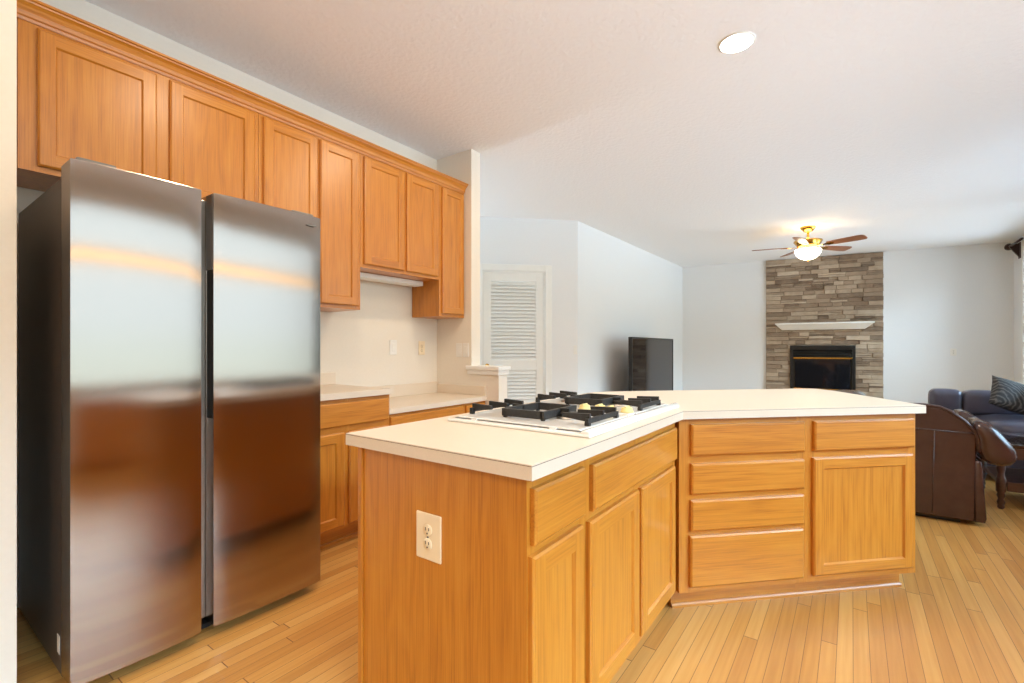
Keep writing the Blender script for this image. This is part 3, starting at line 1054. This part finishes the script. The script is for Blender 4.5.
# mantel
mt = thing('mantel_shelf', 'white moulded mantel shelf across the stone fireplace', 'mantel', (fpq.x, fpq.y, 0), FANG)
m = MB()
mx0, mx1 = 0.155, 0.155 + 1.54
zt = 1.665
poly = [(mx0, zt), (mx1, zt), (mx1, zt - 0.028), (mx1 - 0.03, zt - 0.034), (mx1 - 0.075, zt - 0.075), (mx1 - 0.115, zt - 0.128), (mx0 + 0.115, zt - 0.128), (mx0 + 0.075, zt - 0.075), (mx0 + 0.03, zt - 0.034), (mx0, zt - 0.028)]
steps = [(0.0, 0.028, 0.225, 0.0), (0.028, 0.034, 0.20, 0.02), (0.034, 0.075, 0.16, 0.05), (0.075, 0.128, 0.12, 0.10)]
m.box(mx0, mx1, -0.24, -0.064, zt - 0.028, zt, TRIMW, 0.004)
m.build('shelf_board', mt)
m = MB()
n = 8
lo = None
for i in range(n + 1):
    t = i / n
    ins = 0.02 + 0.10 * (t ** 1.2)
    dep = 0.225 - 0.12 * t
    zz = zt - 0.029 - t * 0.10
    ring = [(mx0 + ins, -0.064, zz), (mx0 + ins, -dep, zz), (mx1 - ins, -dep, zz), (mx1 - ins, -0.064, zz)]
    if lo:
        for j in range(4):
            m.quad([lo[j], lo[(j + 1) % 4], ring[(j + 1) % 4], ring[j]], TRIMW)
    lo = ring
m.quad(lo, TRIMW)
m.build('cove_moulding', mt, recalc=True)

# ------------------------------------------------------------------ television on a low stand
TX = -2.60
tv = thing('television', 'large black flat television standing by the left wall of the family room', 'television', (TX, 6.58, 0))
m = MB()
tw, tb, tt = 1.95, 0.30, 1.352
m.box(-0.05, -0.004, 0, tw, tb, tt, BLACK, 0.006)
m.box(-0.004, 0.008, 0, 0.022, tb, tt, BLACK, 0.002); m.box(-0.004, 0.008, tw - 0.022, tw, tb, tt, BLACK, 0.002)
m.box(-0.004, 0.008, 0.022, tw - 0.022, tt - 0.022, tt, BLACK, 0.002); m.box(-0.004, 0.008, 0.022, tw - 0.022, tb, tb + 0.03, BLACK, 0.002)
m.build('bezel', tv)
m = MB(); m.box(-0.0035, 0.002, 0.023, tw - 0.023, tb + 0.031, tt - 0.023, SCREEN); m.build('screen', tv)
for yy in (0.35, tw - 0.35):
    m = MB(); m.prism([(-0.14, 0.262), (0.12, 0.262), (0.12, 0.270), (-0.005, 0.30), (-0.04, 0.30), (-0.14, 0.270)], yy - 0.015, yy + 0.015, BLACK, 'y'); m.build('stand_foot', tv)
cs = thing('media_console', 'low dark console under the television', 'console', (TX - 0.02, 6.45, 0))
m = MB(); m.box(-0.2, 0.2, 0, 2.16, 0.22, 0.261, DARKWOOD, 0.005); m.box(-0.19, 0.19, 0.03, 2.13, 0.05, 0.22, DARKWOOD, 0.003); m.build('carcass', cs)
for yy in (0.06, 2.10):
    for xx in (-0.15, 0.15):
        m = MB(); m.lathe([(0.02, 0), (0.025, 0.05)], DARKWOOD, (xx, yy, 0), n=12); m.build('leg', cs)

# ------------------------------------------------------------------ ceiling fan
fan = thing('ceiling_fan', 'brass ceiling fan with five wooden blades and a lit glass bowl', 'ceiling fan', (-0.511, 7.949, 0))
m = MB(); m.lathe([(0.0, 2.919), (0.098, 2.919), (0.095, 2.90), (0.062, 2.862), (0.030, 2.845), (0.0, 2.842)], BRASS); m.build('canopy', fan)
m = MB(); m.lathe([(0.016, 2.72), (0.016, 2.85)], BRASS, n=14); m.build('downrod', fan)
m = MB(); m.lathe([(0.0, 2.735), (0.06, 2.735), (0.12, 2.730), (0.175, 2.724), (0.18, 2.712), (0.145, 2.66), (0.13, 2.63), (0.10, 2.62), (0.10, 2.605), (0.0, 2.60)], BRASS, n=36); m.build('motor_housing', fan)
for k in range(5):
    a = R(35.77 + 13 + 72 * k)
    bl = MB()
    outl = [(0.26, -0.052), (0.38, -0.064), (0.62, -0.076), (0.69, -0.072), (0.715, -0.05), (0.72, 0.0), (0.715, 0.05), (0.69, 0.072), (0.62, 0.076), (0.38, 0.064), (0.26, 0.052)]
    bl.prism(outl, -0.004, 0.004, BLADE)
    bo = bl.build('fan_blade', fan, (0, 0, 2.64), (R(-13), 0, a))
    ir = MB()
    ir.prism([(0.13, -0.018), (0.21, -0.014), (0.26, -0.042), (0.31, -0.03), (0.34, 0.0), (0.31, 0.03), (0.26, 0.042), (0.21, 0.014), (0.13, 0.018)], -0.011, -0.005, BRASS)
    ir.build('blade_iron', bo)
m = MB()
m.lathe([(0.15, 2.600), (0.165, 2.588), (0.165, 2.57), (0.145, 2.52), (0.105, 2.48), (0.055, 2.456), (0.0, 2.450)], BULB, n=36)
m.build('light_bowl', fan)
m = MB(); m.lathe([(0.018, 2.452), (0.014, 2.44), (0.006, 2.432), (0.0, 2.43)], BRASS, n=14); m.build('finial', fan)
pd = bpy.data.lights.new('fan_lamp', 'POINT'); pd.energy = 4; pd.color = (1.0, 0.78, 0.5); pd.shadow_soft_size = 0.1
po = bpy.data.objects.new('fan_lamp', pd); po.location = (-0.511, 7.949, 2.36); COL.objects.link(po)
area('fan_uplight', (-0.511, 7.949, 2.742), (PI, 0, 0), 0.26, 0.26, 2.5, (1.0, 0.66, 0.34), 'DISK')

# recessed can in view
cn = thing('recessed_light', 'white round recessed can light glowing in the kitchen ceiling', 'recessed light', (CANS[0][0], CANS[0][1], ZC))
m = MB(); m.lathe([(0.072, -0.0005), (0.098, -0.0005), (0.098, -0.004), (0.090, -0.008), (0.072, -0.006)], TRIMW, n=40); m.build('trim_ring', cn)
m = MB(); m.lathe([(0.0, -0.0085), (0.084, -0.0075), (0.086, -0.0068)], CANGLOW, n=40); m.build('lens', cn)

# ------------------------------------------------------------------ armchair (its outer side faces the camera, front to the right)
ch = thing('armchair', 'brown leather armchair with puffy rolled arm, beyond the right end of the island', 'armchair', (0, 4.35, 0))
AW = 0.80
m = MB()
m.box(-0.12, 0.662, 0.012, AW - 0.012, 0.045, 0.40, LEATHER_BR, 0.01)
m.build('base', ch)


def arm_side(y0, y1):
    m = MB()
    outl = [(-0.14, 0.03), (0.664, 0.03), (0.672, 0.60), (0.664, 0.63), (0.615, 0.694), (0.541, 0.755), (0.49, 0.779), (0.412, 0.788), (0.2, 0.79), (-0.10, 0.785), (-0.14, 0.74)]
    m.prism(outl, y0, y1, LEATHER_BR, 'y', bev=0.012, seg=3)
    o = m.build('arm_panel', ch)
    return o


ap = arm_side(0.0, 0.13)
m = MB()
m.prism([(-0.14, 0.03), (0.664, 0.03), (0.672, 0.60), (0.664, 0.63), (0.615, 0.62), (0.541, 0.625), (0.2, 0.625), (-0.14, 0.62)], AW - 0.13, AW, LEATHER_BR, 'y', bev=0.012, seg=3)
m.build('arm_panel', ch)
# seams on the outer panel
m = MB()
m.tube([(-0.13, -0.001, 0.628), (0.3, -0.003, 0.628), (0.66, -0.001, 0.620)], 0.0045, PIPING, 6)
m.tube([(0.462, -0.001, 0.625), (0.455, -0.002, 0.3), (0.45, -0.001, 0.05)], 0.003, PIPING, 6)
m.build('seam', ap)
m = MB()
m.tube([(-0.10, 0.006, 0.790), (0.2, 0.006, 0.795), (0.412, 0.006, 0.793), (0.49, 0.006, 0.784), (0.541, 0.006, 0.760), (0.615, 0.006, 0.699), (0.666, 0.006, 0.634), (0.680, 0.006, 0.58), (0.684, 0.006, 0.50)], 0.011, PIPING, 8)
m.build('piping', ap)


def arm_pad(y0, y1):
    m = MB()
    prof = [(0.672, 0.60), (0.655, 0.67), (0.655, 0.705), (0.69, 0.712), (0.735, 0.694), (0.765, 0.665), (0.80, 0.622), (0.835, 0.572), (0.860, 0.525), (0.868, 0.485), (0.860, 0.452), (0.835, 0.425), (0.79, 0.412), (0.735, 0.422), (0.70, 0.448), (0.682, 0.51)]
    cx_, cz_ = 0.765, 0.545
    D = y1 - y0
    rings = []
    for (t, k) in ((0, 0.0), (0.0, 0.45), (0.02, 0.72), (0.07, 0.88), (0.18, 0.97), (0.32, 1.0), (0.68, 1.0), (0.82, 0.97), (0.93, 0.88), (0.98, 0.72), (1, 0.45), (1, 0.0)):
        rings.append([m.bm.verts.new((cx_ + (px - cx_) * k, y0 + t * D, cz_ + (pz - cz_) * k)) for (px, pz) in prof])
    ix = m.mi(LEATHER_BR)
    for a_, b_ in zip(rings, rings[1:]):
        for q in range(len(prof)):
            f = m.bm.faces.new((a_[q], a_[(q + 1) % len(prof)], b_[(q + 1) % len(prof)], b_[q]))
            f.smooth = True
            f.material_index = ix
    bmesh.ops.remove_doubles(m.bm, verts=list(m.bm.verts), dist=1e-5)
    bmesh.ops.recalc_face_normals(m.bm, faces=list(m.bm.faces))
    m.build('arm_pad', ch)


arm_pad(-0.035, 0.26)
arm_pad(AW - 0.24, AW)
m = MB()
m.prism([(0.665, 0.03), (0.715, 0.03), (0.722, 0.06), (0.712, 0.22), (0.705, 0.36), (0.70, 0.44), (0.665, 0.44)], 0.0, AW, LEATHER_BR, 'y', bev=0.012, seg=3, smooth=True)
m.build('front_panel', ch)
m = MB(); m.soft(0.0, 0.70, 0.245, AW - 0.245, 0.36, 0.54, LEATHER_BR, 0.06, 0.025); m.build('seat_cushion', ch)
m = MB(); m.soft(-0.16, 0.11, 0.14, AW - 0.14, 0.40, 0.825, LEATHER_BR, 0.07, 0.02); m.build('back_cushion', ch)
m = MB(); m.box(-0.10, 0.60, 0.05, AW - 0.05, 0.0, 0.045, BLACK); m.build('plinth', ch)

# ------------------------------------------------------------------ coffee table
tb = thing('coffee_table', 'dark wooden coffee table with turned legs between armchair and sofa', 'table', (0.895, 4.955, 0))
TW, TD = 1.05, 0.62
m = MB(); m.box(-0.02, TW + 0.05, -0.02, TD + 0.05, 0.455, 0.485, TABLETOP, 0.008, 3); m.build('tabletop', tb)
m = MB()
for (a, b, c_, d_) in ((0.03, TW - 0.03, -0.012, 0.012), (0.03, TW - 0.03, TD - 0.012, TD + 0.012)):
    m.box(a, b, c_, d_, 0.375, 0.454, DARKWOOD, 0.002)
m.box(-0.012, 0.012, 0.03, TD - 0.03, 0.375, 0.454, DARKWOOD, 0.002)
m.box(TW - 0.012, TW + 0.012, 0.03, TD - 0.03, 0.375, 0.454, DARKWOOD, 0.002)
m.build('apron', tb)
m = MB()
m.box(0.0, TW, 0.0, TD, 0.165, 0.20, DARKWOOD, 0.004)
m.box(0.03, TW - 0.03, -0.016, 0.0, 0.135, 0.205, DARKWOOD, 0.004)
m.build('lower_shelf', tb)
for (lx, ly) in ((0, 0), (TW, 0), (0, TD), (TW, TD)):
    m = MB()
    m.lathe([(0.014, 0.0), (0.020, 0.012), (0.018, 0.03), (0.024, 0.05), (0.016, 0.075), (0.025, 0.10), (0.020, 0.12), (0.029, 0.13), (0.029, 0.22), (0.024, 0.235), (0.018, 0.26), (0.026, 0.30), (0.022, 0.34), (0.028, 0.365), (0.028, 0.454)], DARKWOOD, (lx, ly, 0), n=16)
    m.build('leg', tb)

# ------------------------------------------------------------------ sofa
so = thing('sofa', 'dark leather sofa with seat and back cushions behind the coffee table', 'sofa', (0.60, 5.85, 0))
SW = 1.48
m = MB(); m.box(0.0, SW, 0.05, 1.0, 0.06, 0.30, LEATHER_BL, 0.02, 3); m.build('base', so)
m = MB(); m.box(0.08, SW, 0.795, 1.02, 0.30, 0.73, LEATHER_BL, 0.03, 3); m.build('back', so)
m = MB(); m.soft(0.02, 0.385, 0.0, 0.78, 0.29, 0.545, LEATHER_BL, 0.06, 0.02); m.build('seat_cushion', so)
m = MB(); m.soft(0.39, SW - 0.01, -0.02, 0.78, 0.29, 0.545, LEATHER_BL, 0.06, 0.02); m.build('seat_cushion', so)
for (a, b) in ((0.055, 0.298), (0.308, 0.80), (0.81, 1.30), (1.31, SW - 0.01)):
    m = MB(); m.soft(a, b, 0.60, 0.80, 0.53, 0.765, LEATHER_BL, 0.045, 0.008); m.build('back_cushion', so)
for (lx, ly) in ((0.06, 0.1), (SW - 0.06, 0.1), (0.06, 0.95), (SW - 0.06, 0.95)):
    m = MB(); m.lathe([(0.022, 0), (0.03, 0.06)], DARKWOOD, (lx, ly, 0), n=12); m.build('leg', so)


def pillow(label, loc, rot, s):
    m = MB()
    b = bmesh.new()
    n = 14
    grid = {}
    for side in (1, -1):
        for i in range(n + 1):
            for j in range(n + 1):
                u, v = 2 * i / n - 1, 2 * j / n - 1
                edge = (1 - u * u) * (1 - v * v)
                pin = 1 - 0.07 * (u * u * (1 - v * v) + v * v * (1 - u * u)) * 1.0
                q = Vector((u * s / 2 * (1 - 0.06 * (1 - v * v) * abs(u)), side * 0.085 * edge ** 0.45, v * s / 2 * (1 - 0.06 * (1 - u * u) * abs(v))))
                grid[(side, i, j)] = b.verts.new(q)
        for i in range(n):
            for j in range(n):
                f = b.faces.new((grid[(side, i, j)], grid[(side, i + 1, j)], grid[(side, i + 1, j + 1)], grid[(side, i, j + 1)]))
                f.smooth = True
    bmesh.ops.remove_doubles(b, verts=list(b.verts), dist=1e-5)
    bmesh.ops.recalc_face_normals(b, faces=list(b.faces))
    m._merge(b, PILLOW)
    o = m.build('throw_pillow', None, loc, rot)
    tag(o, label, 'pillow', 'striped pillows on the sofa')
    return o


pillow('grey striped throw pillow leaning on the sofa back, left one', (1.20, 6.24, 0.745), (R(-35), R(22), R(12)), 0.33)
pillow('grey striped throw pillow at the sofa end, right one', (1.47, 6.12, 0.745), (R(-34), R(30), R(0)), 0.32)

# ------------------------------------------------------------------ curtain rod in the far right corner
rod = thing('curtain_rod', 'dark bronze curtain rod bracket high in the far right corner', 'curtain rod', (XR, 10.62, 2.80))
m = MB(); m.tube([(-0.10, 0.05, 0.0), (-0.10, -0.6, 0.0)], 0.018, BRONZE, 12); m.build('rod', rod)
m = MB(); m.lathe([(0.018, 0.05), (0.03, 0.06), (0.055, 0.10), (0.05, 0.15), (0.02, 0.19), (0.0, 0.20)], BRONZE, (-0.10, 0, 0), n=16, axis='y'); m.build('finial', rod)
m = MB()
m.prism([(-0.115, -0.03), (-0.005, -0.20), (-0.005, 0.03), (-0.115, 0.0)], -0.02, 0.02, BRONZE, 'y')
m.box(-0.012, -0.0005, -0.05, 0.05, -0.21, 0.04, BRONZE, 0.003)
m.build('bracket', rod)
